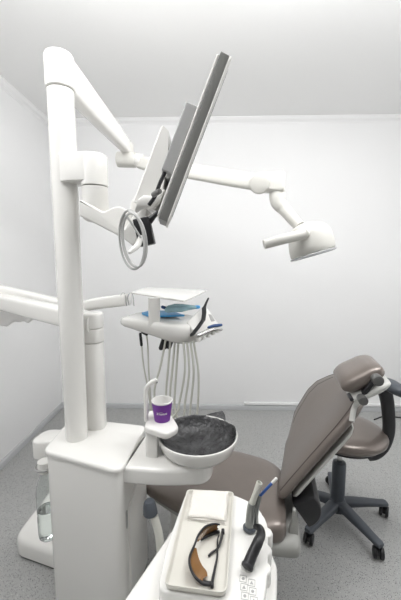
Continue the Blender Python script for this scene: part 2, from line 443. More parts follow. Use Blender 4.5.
b = new(); cyl(b, at(259.5, 183.5, 1.86), at(259.5, 183.5, 1.74), .052, .012); Lm('arm_joint', b, 'lampw')
k0, k1 = at(275.5, 173.5, 1.79), at(275.5, 192, 1.79)
jb = frame(at(257, 182.8, 1.80), (at(282, 182.8, 1.78) - at(257, 182.8, 1.80)), (0, 0, 1))
b = new(); prism(b, round_poly([(0, -.046), (.142, -.05), (.142, .05), (0, .046)], [.02, .02, .02, .02]), -.045, .045, .014, .014, f=jb, seg=4); Lm('joint_housing', b, 'lampw')
nk = [at(277, 190, 1.79), at(277.5, 199, 1.785), at(279, 204, 1.78), at(285, 210, 1.77), at(299, 226, 1.72)]
b = new(); tube(b, nk, [.041, .041, .037, .033, .028], 24); Lm('neck', b, 'lampw')
b = new(); cyl(b, at(277.2, 191.2, 1.788), at(277.2, 192.6, 1.788), .0425, .002); Lm('neck_ring', b, 'shellg')
# head: a rounded housing opening downwards, tilted
hcn = at(311, 242, 1.62)
ax = (at(306, 222, 1.66) - at(315, 262, 1.60)); ax = Vector((-.16, .10, .95)).normalized()
hx = Vector((1, .25, .2)); hx = (hx - ax * hx.dot(ax)).normalized(); hy = ax.cross(hx)
b = new(); HR = []
for z, w in ((-.056, .102), (-.050, .107), (-.028, .109), (0, .107), (.035, .102), (.058, .093), (.075, .076), (.087, .052), (.094, .024), (.096, .006)):
    HR.append([hcn + ax * (z + (.12 * (p.dot(hx)) if z < -.03 else .0)) + p for p in [hx * w * math.cos(2 * PI * i / 40) * 1.0 + hy * w * .92 * math.sin(2 * PI * i / 40) for i in range(40)]])
ring_loft(b, HR); lh = Lm('lamp_head', b, 'lampw', sharp=50)
b = new(); ring_loft(b, [[hcn + ax * (z + .12 * p.dot(hx)) + p for p in [hx * w * math.cos(2 * PI * i / 40) * 1.0 + hy * w * .92 * math.sin(2 * PI * i / 40) for i in range(40)]] for z, w in ((-.056, .108), (-.059, .111), (-.064, .110), (-.068, .100), (-.069, .09))]); Lm('glass_cover', b, 'glass', lh)
b = new(); cyl(b, at(303, 234.5, 1.53), at(308, 233, 1.60), .027, .006); Lm('handle_socket', b, 'lampw', lh)
b = new(); tube(b, [at(264, 244.5, 1.50), at(282, 239.5, 1.505), at(304, 234, 1.53)], [.0215, .023, .024], 20, round_end=False); Lm('handle', b, 'lampw', lh)

# ================================================================== MONITOR ON ITS ARM
mon = thing('monitor_mount', 'white swivel arm clamped to the pole with a tilted flat monitor seen edge on', 'monitor', (PX, PYY, at(60, 166, PYY).z))
def Mo(name, bm, m, parent=None, **k): return obj(name, local(bm, mon), m, parent or mon, **k)
zt, zb_ = at(60, 151.5, PYY - .07).z, at(60, 180, PYY - .07).z
vx = at(94, 165, PYY - .03); vx = Vector((vx.x, PYY - .03, 0))
b = new(); prism(b, round_poly([(PX + .006, PYY - .055), (vx.x, PYY - .078), (vx.x, PYY + .018), (PX + .006, PYY + .05)], [.003, .003, .003, .003]), zb_, zt, .003, .003); Mo('pole_clamp', b, 'white')
zv0 = at(93, 212, PYY - .07).z; zm = at(93, 185, PYY - .07).z
b = new(); lathe(b, [(.02, zm + .002), (.047, zm + .0025), (.049, zm + .005), (.049, zt - .012), (.046, zt - .003), (.036, zt + .001), (.002, zt + .002)], (vx.x, vx.y, 0)); Mo('swivel_cap', b, 'white')
b = new(); lathe(b, [(.03, zv0 - .03), (.046, zv0 - .02), (.0475, zv0), (.0475, zm - .001), (.04, zm)], (vx.x, vx.y, 0)); Mo('swivel_drum', b, 'cream')
# arm from the drum to the tilting cradle
def plate(pts, Y0, Y1, bev=.006):
    Yr = (Y0 + Y1) / 2; Q = [at(x, y, Yr) for x, y in pts]
    bm = new(); prism(bm, [Vector((p.x, p.z)) for p in smoothpts(Q + [Q[0]], 4)[:-1]], 0, Y1 - Y0, bev, bev, f=lambda x, y, z: Vector((x, Y0 + z, y))); return bm
def plate_sharp(pts, Y0, Y1, bev, r):
    Yr = Y0 + .01; Q = [at(x, y, Yr) for x, y in pts]
    bm = new(); prism(bm, round_poly([Vector((p.x, p.z)) for p in Q], r, 4), 0, Y1 - Y0, bev, bev, f=lambda x, y, z: Vector((x, Y0 + z, y))); return bm
Mo('tilt_arm', plate_sharp([(80, 199.5), (92, 205.5), (104, 212.5), (109, 209.5), (114.5, 207), (121, 206.5), (127, 210), (131.5, 219), (136, 231), (138, 247), (128, 241.5), (118, 235.5), (100, 226), (80, 216)], vx.y - .055, vx.y + .035, .007, [.006, .03, .02, .03, .04, .04, .04, .04, .03, .02, .03, .03, .03, .006]), 'cream')
Mo('cradle_cheek', plate([(131, 214), (131, 205), (134, 198), (141, 194), (152, 192), (161, 193), (160, 199), (155, 205), (146, 209), (138, 214)], 1.23, 1.25), 'cream')
Mo('cradle_floor', plate([(120, 233), (128, 229), (136, 218), (146, 211), (150, 214), (143, 226), (141, 236), (137, 246), (130, 242)], 1.15, 1.245), 'cream')
# flat panel
Yp = .98
lo_, hi_ = at(163, 220, Yp), at(225.5, 53, Yp)
e = (hi_ - lo_).normalized()
rm = _ray(193, 137); N = e.cross(rm).normalized()
if N.x < 0: N = -N                                     # towards the screen side (right, down)
g = N.cross(e).normalized()
if g.y < 0: g = -g
ang = math.radians(1.2); g = (g * math.cos(ang) + N * math.sin(ang)).normalized(); N = e.cross(g).normalized(); N = N if N.x > 0 else -N
Lp = (hi_ - lo_).length; Wp = .32
def pan(u, v, w): return lo_ + e * u + g * v + N * w   # u up the edge, v into the depth, w to the screen side
def panel(bm, u0, u1, v0, v1, w0, w1, bev, r=.012):
    prism(bm, round_poly([(u0, v0), (u1, v0), (u1, v1), (u0, v1)], r), w0, w1, bev, bev, f=pan)
b = new(); panel(b, 0, Lp, 0, Wp, -.013, .013, .002, .004); scr = Mo('monitor_panel', b, 'grey')
b = new(); panel(b, -.004, Lp + .001, -.003, Wp + .003, .013, .021, .002); Mo('front_bezel', b, 'matte', scr)
b = new(); panel(b, .02, Lp - .02, .02, Wp - .02, .0222, .0228, 0); Mo('display', b, 'screen', scr)
b = new(); panel(b, .006, Lp - .004, .004, Wp - .006, -.021, -.013, .003); Mo('back_cover', b, 'matte', scr)
# grey electronics box on the back of the panel
mb0, mb1 = at(163.5, 170, Yp + .02), at(189, 102, Yp + .02)
ub0, ub1 = (mb0 - lo_).dot(e), (mb1 - lo_).dot(e)
b = new(); panel(b, ub0, ub1, .03, .24, -.056, -.0222, .003, .004); Mo('electronics_box', b, 'greyl', scr)
# white tapered rear shell to the left of it
q0, q1 = at(163, 126, 1.10), at(137, 196, 1.10)
er = (q0 - q1).normalized(); gr = Vector((.02, 1, .1)); gr = (gr - er * gr.dot(er)).normalized(); nr = er.cross(gr)
if nr.x > 0: nr = -nr
fs = lambda u, v, w: q1 + er * u + gr * v + nr * w
Lr = (q0 - q1).length
b = new(); ring_loft(b, [[fs(u, v, w) for v, w in ((0, .002), (0, -wd), (.20, -wd), (.20, .002), (.19, .008), (.01, .008))] for u, wd in ((-.02, .072), (.05, .070), (Lr * .55, .056), (Lr * .97, .022), (Lr, .004))]); Mo('rear_shell', b, 'cream', sharp=30)
b = new(); tube(b, [at(166, 170, 1.02), at(160, 183, 1.03), at(155, 196, 1.04), at(149, 205, 1.05)], .006, 8); tube(b, [at(163, 175, 1.0), at(159, 184, 1.0), at(157, 192, 1.02)], .004, 8); Mo('wire_bundle', b, 'black')
b = new(); cyl(b, at(153, 195, 1.03), at(160, 191, 1.0), .008, .002, 16); Mo('hinge_bolt', b, 'joint')
b = new(); ring_loft(b, [sring(at(x, y, 1.08), Vector((.0, .022, 0)), Vector((.006, 0, .02)), 20, 4) for x, y in ((138, 206), (143, 202), (150, 203), (158, 200), (163, 196))]); Mo('hinge_plate', b, 'cream')
pc = at(144.5, 232, 1.0)
R3 = Matrix.Rotation(math.radians(-12), 3, 'Y')
b = new(); box(b, pc, (.048, .035, .082), .004, R3); ad = Mo('power_adapter', b, 'black')
b = new(); tube(b, [at(149, 221, 1.0), at(154, 216, 1.0), at(158.5, 211.5, 1.0)], [.012, .008, .006], 12); Mo('plug', b, 'black', ad)
# coiled cable
cw = thing('coiled_cable', 'grey cable wound in loops hanging from the monitor arm', 'cable', at(132, 212, .93))
b = new(); pts = []
for k in range(66):
    t = k / 65; a = -PI * .5 + t * 2 * PI * 2.9
    j = t * 3
    rx, ry = 12.4 + .9 * math.cos(j * 1.9), 28.0 + 1.8 * math.sin(j * 2.3)
    px = 131.0 + 1.7 * j * (1 if j < 2 else .9) - .6 * math.sin(j * 3) + rx * math.cos(a) + 2.4 * math.sin(a)
    py = 239.5 + ry * math.sin(a) + rx * math.cos(a) * .12
    pts.append(at(px, py, .93 + .012 * math.sin(j * 2.6) - .03 * math.cos(a)))
pts.append(at(141, 238, .965))
tube(b, pts, .0033, 8, 3); obj('cable_loops', local(b, cw), 'cable', cw)
b = new(); tube(b, [at(130, 252, .93), at(137, 246, .955), at(141, 238, .984)], [.006, .009, .009], 12, round_end=True); obj('white_connector', local(b, cw), 'white', cw)['label'] = 'white connector end'

# ================================================================== INSTRUMENT CONSOLE
ia = thing('console_arm', 'white double swing arm from the short column carrying the instrument console', 'arm', (KX, KY, kz - .06))
def Ia(name, bm, m, parent=None, **k): return obj(name, local(bm, ia), m, parent or ia, **k)
b = new(); prism(b, inset(kp, -.002), kz - .066, kz, .012, .003, seg=4); Ia('column_cap', b, 'white')
w0 = Vector((KX, KY, kz - .046)); w1 = at(-10, 299, 1.86)
dr = (w1 - w0).normalized(); side = dr.cross(Vector((0, 0, 1))).normalized(); upv = side.cross(dr)
b = new(); ring_loft(b, [sring(w0 + (w1 - w0) * t, side * .042, upv * h, 36, 4.5) for t, h in ((-.03, .036), (-.01, .041), (0, .043), (.5, .043), (.96, .043), (1.02, .041), (1.04, .034))]); Ia('lower_arm', b, 'white', sharp=50)
el = Vector((w1.x - .0, w1.y + .0, w1.z))
b = new(); lathe(b, [(.03, -.05), (.052, -.047), (.054, -.04), (.054, .072), (.05, .08), (.03, .083)], el); Ia('elbow', b, 'white')
# second link: elbow back to the console, hidden behind the first along most of its run
v1 = at(128, 299.5, 1.66); v0 = el + Vector((.0, .0, .062)); mid = at(72, 306.5, 1.80)
b = new(); ring_loft(b, [sring(p, Vector((.012, .03, 0)), Vector((0, 0, .031)), 28, 4) for p in smoothpts([v0, (v0 + mid) / 2, mid, at(100, 303, 1.73), v1], 5)]); Ia('upper_arm', b, 'white', sharp=50)

con = thing('instrument_console', 'white instrument console with hanging hoses in front of the back wall', 'console', at(160, 322, 1.65))
def Co(name, bm, m, parent=None, **k): return obj(name, local(bm, con), m, parent or con, **k)
# hull: outline seen from above, long axis to the right and slightly towards the camera
X0 = at(121, 314, 1.66)
hf = frame((X0.x, X0.y - .02, 1.10), (.42, -.10, 0), (0, 1, 0))
out = round_poly([(.0, -.03), (.30, -.12), (.37, -.08), (.44, .06), (.36, .20), (.02, .20)], [.05, .04, .03, .04, .05, .06])
b = new(); R = []
outv = [Vector((p.x, p.y)) for p in out]; ccx = Vector((.2, .05))
for sc, z, drop in ((.55, -.055, .5), (.80, -.05, .8), (.93, -.03, 1), (.99, .0, 1), (1, .02, 1), (.99, .034, 1), (.95, .043, 1), (.85, .046, 1)):
    R.append([hf(p.x, p.y, (z if z > .01 else .012 + z * (.25 + .75 * min(1, max(0, p.x / .36)))) - drop * .10 * max(0, (p.x - .24)) - (.10 * max(0, p.x - .28) + .05 * max(0, p.x - .10) if z < 0.01 else 0)) for p in [ccx + (q_ - ccx) * sc for q_ in outv]])
ring_loft(b, R); Co('console_body', b, 'white', sharp=50)
# sloping instrument holder at the right end
hl = [(205, 304, 1.70), (221, 326, 1.60), (199, 339, 1.47), (186, 322, 1.52)]
P4 = [at(x, y, Yd) for x, y, Yd in hl]
nv = (P4[1] - P4[0]).cross(P4[3] - P4[0]).normalized(); nv = nv if nv.z > 0 else -nv
hfr = frame(P4[0], P4[1] - P4[0], P4[3] - P4[0]); hin = lambda p: ((p - P4[0]).dot((P4[1] - P4[0]).normalized()), (p - P4[0]).dot(((P4[3] - P4[0]) - (P4[1] - P4[0]).normalized() * (P4[3] - P4[0]).dot((P4[1] - P4[0]).normalized())).normalized()))
sgn = 1 if (hfr(0, 0, 1) - hfr(0, 0, 0)).dot(nv) > 0 else -1
hf2 = lambda u, v, w: hfr(u, v, w * sgn)
hp_ = round_poly([hin(p) for p in P4], .025)
b = new(); prism(b, hp_, -.030, .0, .01, .008, f=hf2); hold = Co('instrument_holder', b, 'white')
for k in range(5):              # scalloped teeth between the instruments
    t = k / 4
    c = at(198 + 19 * t, 338 - 9 * t, 1.48 + .11 * t)
    b = new(); box(b, c + Vector((0, 0, -.006)), (.016, .03, .022), .005, Matrix.Rotation(.5, 3, 'Z')); Co('holder_tooth', b, 'white', hold)
b = new(); pb = [hin(at(x, y, Yd)) for x, y, Yd in ((208, 315, 1.64), (212, 313.5, 1.64), (215.5, 320, 1.61), (211, 322, 1.60))]
prism(b, round_poly(pb, .003), .0, .002, .0005, 0, f=hf2); Co('key_panel', b, 'icon', hold)
b = new(); tube(b, [at(208.5, 327.3, 1.545), at(214, 326, 1.56), at(221, 325, 1.58)], [.006, .009, .007], 10, round_end=True); Co('handpiece', b, 'navy', hold)['label'] = 'dark blue handpiece'
b = new(); tube(b, [at(198, 335.5, 1.47), at(207, 331.5, 1.51), at(215, 329, 1.54), at(221.5, 329.5, 1.565)], [.009, .010, .009, .006], 10, round_end=True); Co('handpiece', b, 'steel', hold)['label'] = 'steel handpiece'
b = new(); ring_loft(b, [sring(at(x, y, Yd), Vector((.011, 0, .004)), Vector((0, .006, .006)), 16, 4) for x, y, Yd in ((192.3, 334.5, 1.47), (198, 327.5, 1.50), (203.2, 320, 1.53), (204.2, 313, 1.56), (204, 308, 1.59))]); Co('handle_bar', b, 'black')
b = new(); tube(b, [at(204.3, 308, 1.60), at(206, 303.5, 1.61), at(208.3, 298.5, 1.62)], [.008, .006, .0045], 10, round_end=True); Co('stylus', b, 'black')
# raised tray shelf on its post
zs = 1.262
sq = [atz(131, 292.3, zs), atz(146, 287.3, zs), atz(207, 290, zs), atz(184, 300.5, zs)]
b = new(); prism(b, round_poly(sq, .012), zs - .008, zs, .002, .002); shf = Co('tray_shelf', b, 'white')
pt = at(154, 299, 1.52)
b = new(); R = [sring(p, Vector((.027, .004, 0)), Vector((-.003, .017, 0)), 28, 4) for p in (Vector((pt.x, pt.y, zs - .007)), Vector((pt.x, pt.y, 1.16)), at(154.5, 326, 1.52))]
ring_loft(b, R); Co('shelf_post', b, 'white')
b = new(); cyl(b, at(160, 329, 1.545), at(160, 336, 1.545), .032, .006); Co('post_foot', b, 'cream')
for x in (121.5, 129):
    b = new(); tube(b, [at(x, 305, 1.645), at(x - 1.2, 298, 1.645), at(x + .3, 293.5, 1.645), at(x + 3, 293.5, 1.645), at(x + 4.3, 298, 1.64), at(x + 5, 306, 1.64)], .0022, 8); Co('wire_hook', b, 'steel')
# hoses: each falls from the holder, turns behind the bowl and comes back up under the console
hz = [((193.5, 344), (198, 411), (170.5, 343), (166, 404)), ((190.5, 345), (191, 410), (175, 344), (170, 404)),
      ((187, 345), (185, 411), (178.5, 344.5), (174.5, 408)), ((183.5, 345), (179.5, 410), (166, 342), (154.5, 398))]
for k, (a1, a2, b1, b2) in enumerate(hz):
    Ya, Yb = 1.49, 1.53
    zlow = .62 + .012 * k
    p = [at(a1[0], a1[1] - 3, Ya), at((a1[0] * .6 + a2[0] * .4) + 3.0, (a1[1] * .6 + a2[1] * .4), Ya), at(a2[0], a2[1] - 8, Ya + .02)]
    r_ = [at(b2[0], b2[1] - 8, Yb + .01), at(b1[0] * .6 + b2[0] * .4 - .5, (b1[1] * .6 + b2[1] * .4), Yb), at(b1[0], b1[1] - 4, Yb)]
    lowp = (p[-1] + r_[0]) / 2; lowp.z = zlow
    l1 = p[-1] * .8 + lowp * .2; l1.z = zlow + .045; l2 = r_[0] * .8 + lowp * .2; l2.z = zlow + .045
    b = new(); tube(b, p + [l1, lowp, l2] + r_, .0052, 10, 6); Co('instrument_hose', b, 'hose')
b = new(); tube(b, [at(141.5, 344, 1.58), at(143.5, 365, 1.58), at(148.5, 392, 1.58), at(152, 420, 1.58), at(151, 405, 1.6), at(149, 375, 1.6), at(147.6, 345, 1.6), at(146.5, 334, 1.6)], .0038, 8, 6); Co('thin_hose', b, 'hose')
b = new(); tube(b, [at(140.3, 334, 1.58), at(141.5, 345, 1.58)], .007, 10, 0, round_end=True); Co('hose_connector', b, 'black')
b = new(); box(b, at(146, 331, 1.6), (.036, .034, .036), .006, Matrix.Rotation(.5, 3, 'Y')); Co('hose_connector', b, 'black')
b = new()
for x, y, Yd in ((161, 343, 1.54), (165, 342, 1.54), (169, 342, 1.54)): tube(b, [at(x, y + 5, Yd), at(x + 3, y - 4, Yd)], .0115, 8, 0, round_end=True)
Co('hose_clamp', b, 'black')
# things lying on the console
ztop = 1.149
b = new(); pp = [atz(141, 313.5, ztop), atz(150, 317, ztop), atz(186, 316, ztop), atz(172, 312, ztop), atz(152, 311, ztop)]
prism(b, round_poly(pp, .02), ztop - .0025, ztop + .006, .003, .001); tag(obj('blue_tray', b, 'blue'), 'bright blue flat plastic dish lying on the instrument console', 'dish')
b = new(); c0 = at(168, 309, 1.62); 
ring_loft(b, [sring(at(x, y, Yd), Vector((.004, .022, 0)), Vector((0, 0, h)), 20, 3) for x, y, Yd, h in ((166, 309.5, 1.64, .010), (168, 309, 1.64, .018), (174, 308, 1.64, .021), (182, 308, 1.64, .02), (188, 307.5, 1.64, .014), (195, 307.3, 1.64, .008), (197, 307.2, 1.64, .004))])
sy = thing('syringe_packet', 'pale blue wrapped syringe packet on the console under the raised shelf', 'packet', c0); obj('wrapper', local(b, sy), 'paleb', sy)
b = new(); tube(b, [at(195, 307.3, 1.64), at(198.5, 307, 1.64)], .009, 10, 0, round_end=True); obj('blue_end', local(b, sy), 'blue', sy)
b = new(); tube(b, [at(162.5, 307, 1.63), at(166.5, 308.5, 1.63)], .008, 10, 0, round_end=True); obj('dark_end', local(b, sy), 'navy', sy)

# crumpled white sheet hanging from the arm's elbow
b = new(); V = []; nx, ny = 26, 8
for i in range(nx + 1):
    col = []
    for j in range(ny + 1):
        s, t = i / nx, j / ny
        top = at(-22 + 60 * s, 296 + 60 * s * .31 + 10, 1.93 - .22 * s)
        low = 15.5 * (1 - max(0, s - .42) / .58 * .93) + 1.3 * math.sin(s * 17) + .8 * math.sin(s * 39)
        p = at(-22 + 60 * s, 304.5 + (60 * s) * .22 + low * t + 0, 1.93 - .25 * s + .05 * t)
        p += Vector((0, .004 * math.sin(s * 23 + t * 5) + .006 * t * math.sin(s * 11), .0015 * math.sin(s * 31 + t * 9)))
        col.append(b.verts.new(p))
    V.append(col)
for i in range(nx):
    for j in range(ny): b.faces.new((V[i][j], V[i + 1][j], V[i + 1][j + 1], V[i][j + 1]))
so = obj('paper_sheet', b, 'paper', sharp=80); m_ = so.modifiers.new('thickness', 'SOLIDIFY'); m_.thickness = .002
tag(so, 'crumpled white sheet hanging behind the swing arm at the left edge', 'sheet')

# ================================================================== PATIENT CHAIR
ch = thing('patient_chair', 'reclining taupe leather dental chair with separate headrest', 'dental chair', (.28, 1.19, 0), math.radians(-10))
def P(name, bm, m, parent=None, **k): return obj(name, bm, m, parent or ch, **k)
TH = math.radians(55); ca, sa = math.cos(TH), math.sin(TH)
BC = .30
def bp(u, v, n): return Vector((v * ca - n * sa, BC + u, .50 + v * sa + n * ca))     # on the backrest: across, up, towards the patient
WN = [(-.035, .255), (0, .262), (.06, .255), (.2, .248), (.35, .242), (.44, .225), (.48, .19), (.525, .12)]      # near edge
WF = [(-.035, .06), (0, .10), (.04, .155), (.08, .205), (.13, .248), (.2, .275), (.28, .300), (.35, .285), (.42, .225), (.47, .165), (.525, .08)]   # far edge, waisted at the bottom
def wid(v, c): return lerp_list(WN if c < 0 else WF, v)[0]
def hw(v): return .5 * (wid(v, -1) + wid(v, 1))
def lift(u, v): return v + .075 * max(0, min(1, (u + .22) / .30)) * max(0, min(1, 1 - (v + .035) / .22))
def front(v, c, off):        # point on the cushion's front a little inside its edge
    h = wid(v, c); u = (h - off); cc = (u / h) ** 1.6; n_ = -.036 + .036 * math.sqrt(max(0, 1 - cc * cc)) ** (2 / 2.4) + .020 * (u / .25) ** 2
    u = u * (1 if c > 0 else -1); return bp(u, lift(u, v), n_ - .0012)
rings = []
NV = 26; V0, V1 = -.035, .525
for i in range(NV + 1):
    s = i / NV; v = V0 + (V1 - V0) * (.5 - .5 * math.cos(PI * s))
    edge = min((v - V0), (V1 - v)); k = min(1, math.sqrt(max(0, 1 - (1 - min(1, edge / .04)) ** 2)) + .03)
    th = .036 * k; kk = .90 + .10 * k
    r_ = []
    for j in range(48):
        a = 2 * PI * j / 48; u = wid(v, math.cos(a)) * kk * sp(math.cos(a), 2 / 3.2); n_ = -.036 + th * sp(math.sin(a), 2 / 2.4)
        r_.append(bp(u, lift(u, v), n_ + (.020 * (u / .25) ** 2)))
    rings.append(r_)
b = new(); ring_loft(b, rings); bk_ = P('backrest', b, 'leather', sharp=70)
# piping along the front edge and a stitched groove
L_ = [front(.0 + .47 * i / 24, -1, .020) for i in range(25)] + [front(.47 - .37 * i / 24, 1, .020) for i in range(25)]
b = new(); tube(b, L_, .0030, 8, 0); P('piping', b, 'leathd', bk_)
b = new(); tube(b, [front(.10 + .34 * i / 24, 1, .085 - .02 * i / 24) for i in range(25)], .0024, 8, 0); P('stitched_seam', b, 'leathd', bk_)
# light plastic shell behind
rings = []
for i in range(21):
    s = i / 20; v = .0 + .38 * s; edge = min(v + .004, .384 - v); k = min(1, math.sqrt(max(0, 1 - (1 - min(1, edge / .05)) ** 2)) + .05)
    row = []
    for j in range(40):
        c_, s_ = math.cos(2 * PI * j / 40), math.sin(2 * PI * j / 40)
        u = (wid(v, c_) - .016) * (.80 + .20 * k) * sp(c_, 2 / 4)
        row.append(bp(u, lift(u, v), -.078 + .016 * k * sp(s_, 2 / 2.6) + .02 * (u / .25) ** 2))
    rings.append(row)
b = new(); ring_loft(b, rings); P('back_shell', b, 'shellg', sharp=60)
# seat and leg rest in one sweep (a: along the chair, half width, centre, z of the top, half thickness)
S = [(-.74, .10, .30, .418, .02), (-.72, .13, .29, .424, .030), (-.66, .155, .275, .428, .036), (-.56, .185, .245, .430, .040), (-.42, .222, .222, .430, .045), (-.30, .242, .215, .430, .048),
     (-.20, .246, .200, .432, .052), (-.12, .240, .180, .438, .056), (-.06, .227, .162, .446, .060), (-.02, .208, .146, .450, .062), (.005, .188, .136, .446, .058), (.02, .160, .132, .436, .045)]
rings = []
for i in range(41):
    s = -.74 + .76 * (.5 - .5 * math.cos(PI * i / 40)) ; w, c, z, t = lerp_list(S, s)
    rings.append([Vector((s, c + w * sp(math.cos(2 * PI * j / 48), 2 / 3.4), z - t + t * sp(math.sin(2 * PI * j / 48), 2 / 2.3) + .018 * (abs(math.cos(2 * PI * j / 48)) ** 3) * (1 if math.sin(2 * PI * j / 48) > 0 else 0))) for j in range(48)])
b = new(); ring_loft(b, rings); seat = P('seat', b, 'leather', sharp=70)
# under-shell
S2 = [(-.62, .12, .27, .352, .01), (-.58, .155, .255, .352, .028), (-.42, .195, .220, .346, .034), (-.25, .225, .190, .338, .040), (-.05, .21, .145, .332, .046), (.03, .195, .135, .335, .05), (.065, .19, .132, .338, .048), (.075, .17, .13, .34, .03)]
rings = []
for i in range(31):
    s = -.62 + .695 * (.5 - .5 * math.cos(PI * i / 30)); w, c, z, t = lerp_list(S2, s)
    rings.append([Vector((s, c + w * sp(math.cos(2 * PI * j / 48), 2 / 4), z + t * sp(math.sin(2 * PI * j / 48), 2 / 3))) for j in range(48)])
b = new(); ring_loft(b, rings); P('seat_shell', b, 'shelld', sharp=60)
# hinge bellows and the pale side bracket between seat and back
b = new(); pv = Vector((.078, 0, .435)); R = []
arc = [pv + Vector((-.03, 0, .02))] + [pv + Vector((.082 * math.cos(a), 0, .082 * math.sin(a))) for a in [math.radians(-62 + 112 * i / 16) for i in range(17)]]
for y_, k in ((.045, .9), (.05, .97), (.062, 1), (.47, 1), (.485, .97), (.49, .9)):
    R.append([pv + (p - pv) * k + Vector((0, y_, 0)) for p in arc])
ring_loft(b, R); P('hinge_cover', b, 'black', sharp=50)
b = new(); fb = frame((0, .0, 0), (1, 0, 0), (0, 0, 1))
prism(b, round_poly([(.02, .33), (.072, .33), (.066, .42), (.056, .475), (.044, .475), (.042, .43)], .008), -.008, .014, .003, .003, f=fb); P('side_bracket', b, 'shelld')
# pedestal and floor plate
b = new(); pp = round_poly([(-.50, .12), (-.16, .12), (-.16, .36), (-.50, .36)], .05); prism(b, pp, .05, .31, .01, .01); P('pedestal', b, 'cream')
b = new(); pp = round_poly([(-.54, .08), (-.10, .08), (-.10, .42), (-.54, .42)], .08); prism(b, pp, .0, .055, .02, .003); P('floor_plate', b, 'cream')
# headrest: a thick wedge cushion on a hinged link
HA = math.radians(30); hca, hsa = math.cos(HA), math.sin(HA)
h0 = loc(ch, at(350, 389, 1.17)) + Vector((0, 0, 0)); HB = .165
h0.y = .0
HO = Vector((.198, .045, .972)); 
def hpnt(u, v, n): return HO + Vector((v * hca - n * hsa, u, v * hsa + n * hca))
headc = thing  # (name kept free)
rings = []
for i in range(25):
    s = i / 24; v = .165 * (.5 - .5 * math.cos(PI * s)); e_ = min(v, .165 - v)
    k = min(1, math.sqrt(max(0, 1 - (1 - min(1, e_ / .07)) ** 2)) + .03)
    h = .104 * (.72 + .28 * k); t = .036 * (.25 + .75 * min(1, k * 1.05))
    rings.append([hpnt(.100 + h * sp(math.cos(2 * PI * j / 44), 2 / 3.6), v, -.030 + t * sp(math.sin(2 * PI * j / 44), 2 / 3.0)) for j in range(44)])
b = new(); ring_loft(b, rings); hr = P('headrest', b, 'leather', sharp=70)
rings = []
for i in range(19):
    s = i / 18; v = .008 + .155 * (.5 - .5 * math.cos(PI * s)); e_ = min(v - .008, .163 - v)
    k = min(1, math.sqrt(max(0, 1 - (1 - min(1, e_ / .07)) ** 2)) + .03)
    h = .112 * (.72 + .28 * k); t = .026 * (.25 + .75 * k)
    rings.append([hpnt(.100 + h * sp(math.cos(2 * PI * j / 44), 2 / 2.8), v, -.080 + t * sp(math.sin(2 * PI * j / 44), 2 / 2.2)) for j in range(44)])
b = new(); ring_loft(b, rings); P('headrest_shell', b, 'shellg', hr, sharp=60)
def lp(x, y, Y): return loc(ch, at(x, y, Y))
yv = Vector((0, 1, 0))
k1, k2 = lp(363, 400.5, 1.16), lp(378, 380.5, 1.14)
for k_, r_ in ((k1, .0165), (k2, .0185)):
    b = new(); cyl(b, k_ - yv * .010, k_ + yv * .028, r_, .003); P('hinge_knuckle', b, 'joint', hr)
b = new(); lk = frame(k1 + yv * .0, k2 - k1, (0, 1, 0)); Lk = (k2 - k1).length
prism(b, round_poly([(.012, .02), (Lk - .012, .02), (Lk - .012, .05), (.012, .05)], .003), -.008, .008, .002, .002, f=lk); P('link_plate', b, 'black', hr)
b = new(); tube(b, [lp(353, 424, 1.17) + yv * .02, lp(358, 413, 1.165) + yv * .05, k1 + yv * .02], [.010, .010, .010], 14); P('support_rod', b, 'shellg', hr)
b = new(); cyl(b, lp(352, 400, 1.14), lp(352, 400, 1.14) + yv * .05, .007, .002, 16); P('release_button', b, 'black', hr)

# ================================================================== STOOL
st = thing('operator_stool', 'wheeled taupe stool with dark curved armrest behind the dental chair', 'stool', (.712, 1.71, 0))
def Sx(name, bm, m, parent=None, **k): return obj(name, bm, m, parent or st, **k)
sc_ = Vector((.016, -.01, .533))
b = new(); R = []
for r, z in ((.03, -.062), (.15, -.06), (.185, -.053), (.203, -.035), (.207, -.018), (.200, -.004), (.180, .007), (.13, .013), (.05, .015), (.002, .015)):
    R.append(sring(sc_ + Vector((0, 0, z)), (r, 0, 0), (0, r * .98, 0), 56, 2.1))
ring_loft(b, R); Sx('seat', b, 'leather', sharp=70)
b = new(); lathe(b, [(.16, -.075), (.17, -.07), (.172, -.06), (.15, -.058)], sc_); Sx('seat_pan', b, 'black')
b = new(); box(b, (.03, -.005, .451), (.16, .06, .022), .005); Sx('seat_mechanism', b, 'black')
b = new(); cyl(b, (0, 0, .30), (0, 0, .448), .013, .002); Sx('gas_rod', b, 'steel')
b = new(); lathe(b, [(.03, .10), (.036, .105), (.036, .20), (.0355, .203), (.0355, .207), (.036, .21), (.036, .315), (.033, .332), (.02, .335)], (0, 0, 0)); Sx('column', b, 'slate')
b = new(); lathe(b, [(.03, .055), (.052, .06), (.055, .075), (.052, .105), (.04, .115), (.035, .12)], (0, 0, 0)); Sx('hub', b, 'slate')
c5 = Vector((.69, 1.715)); th0 = math.atan2(1.458 - 1.71, .817 - .712)
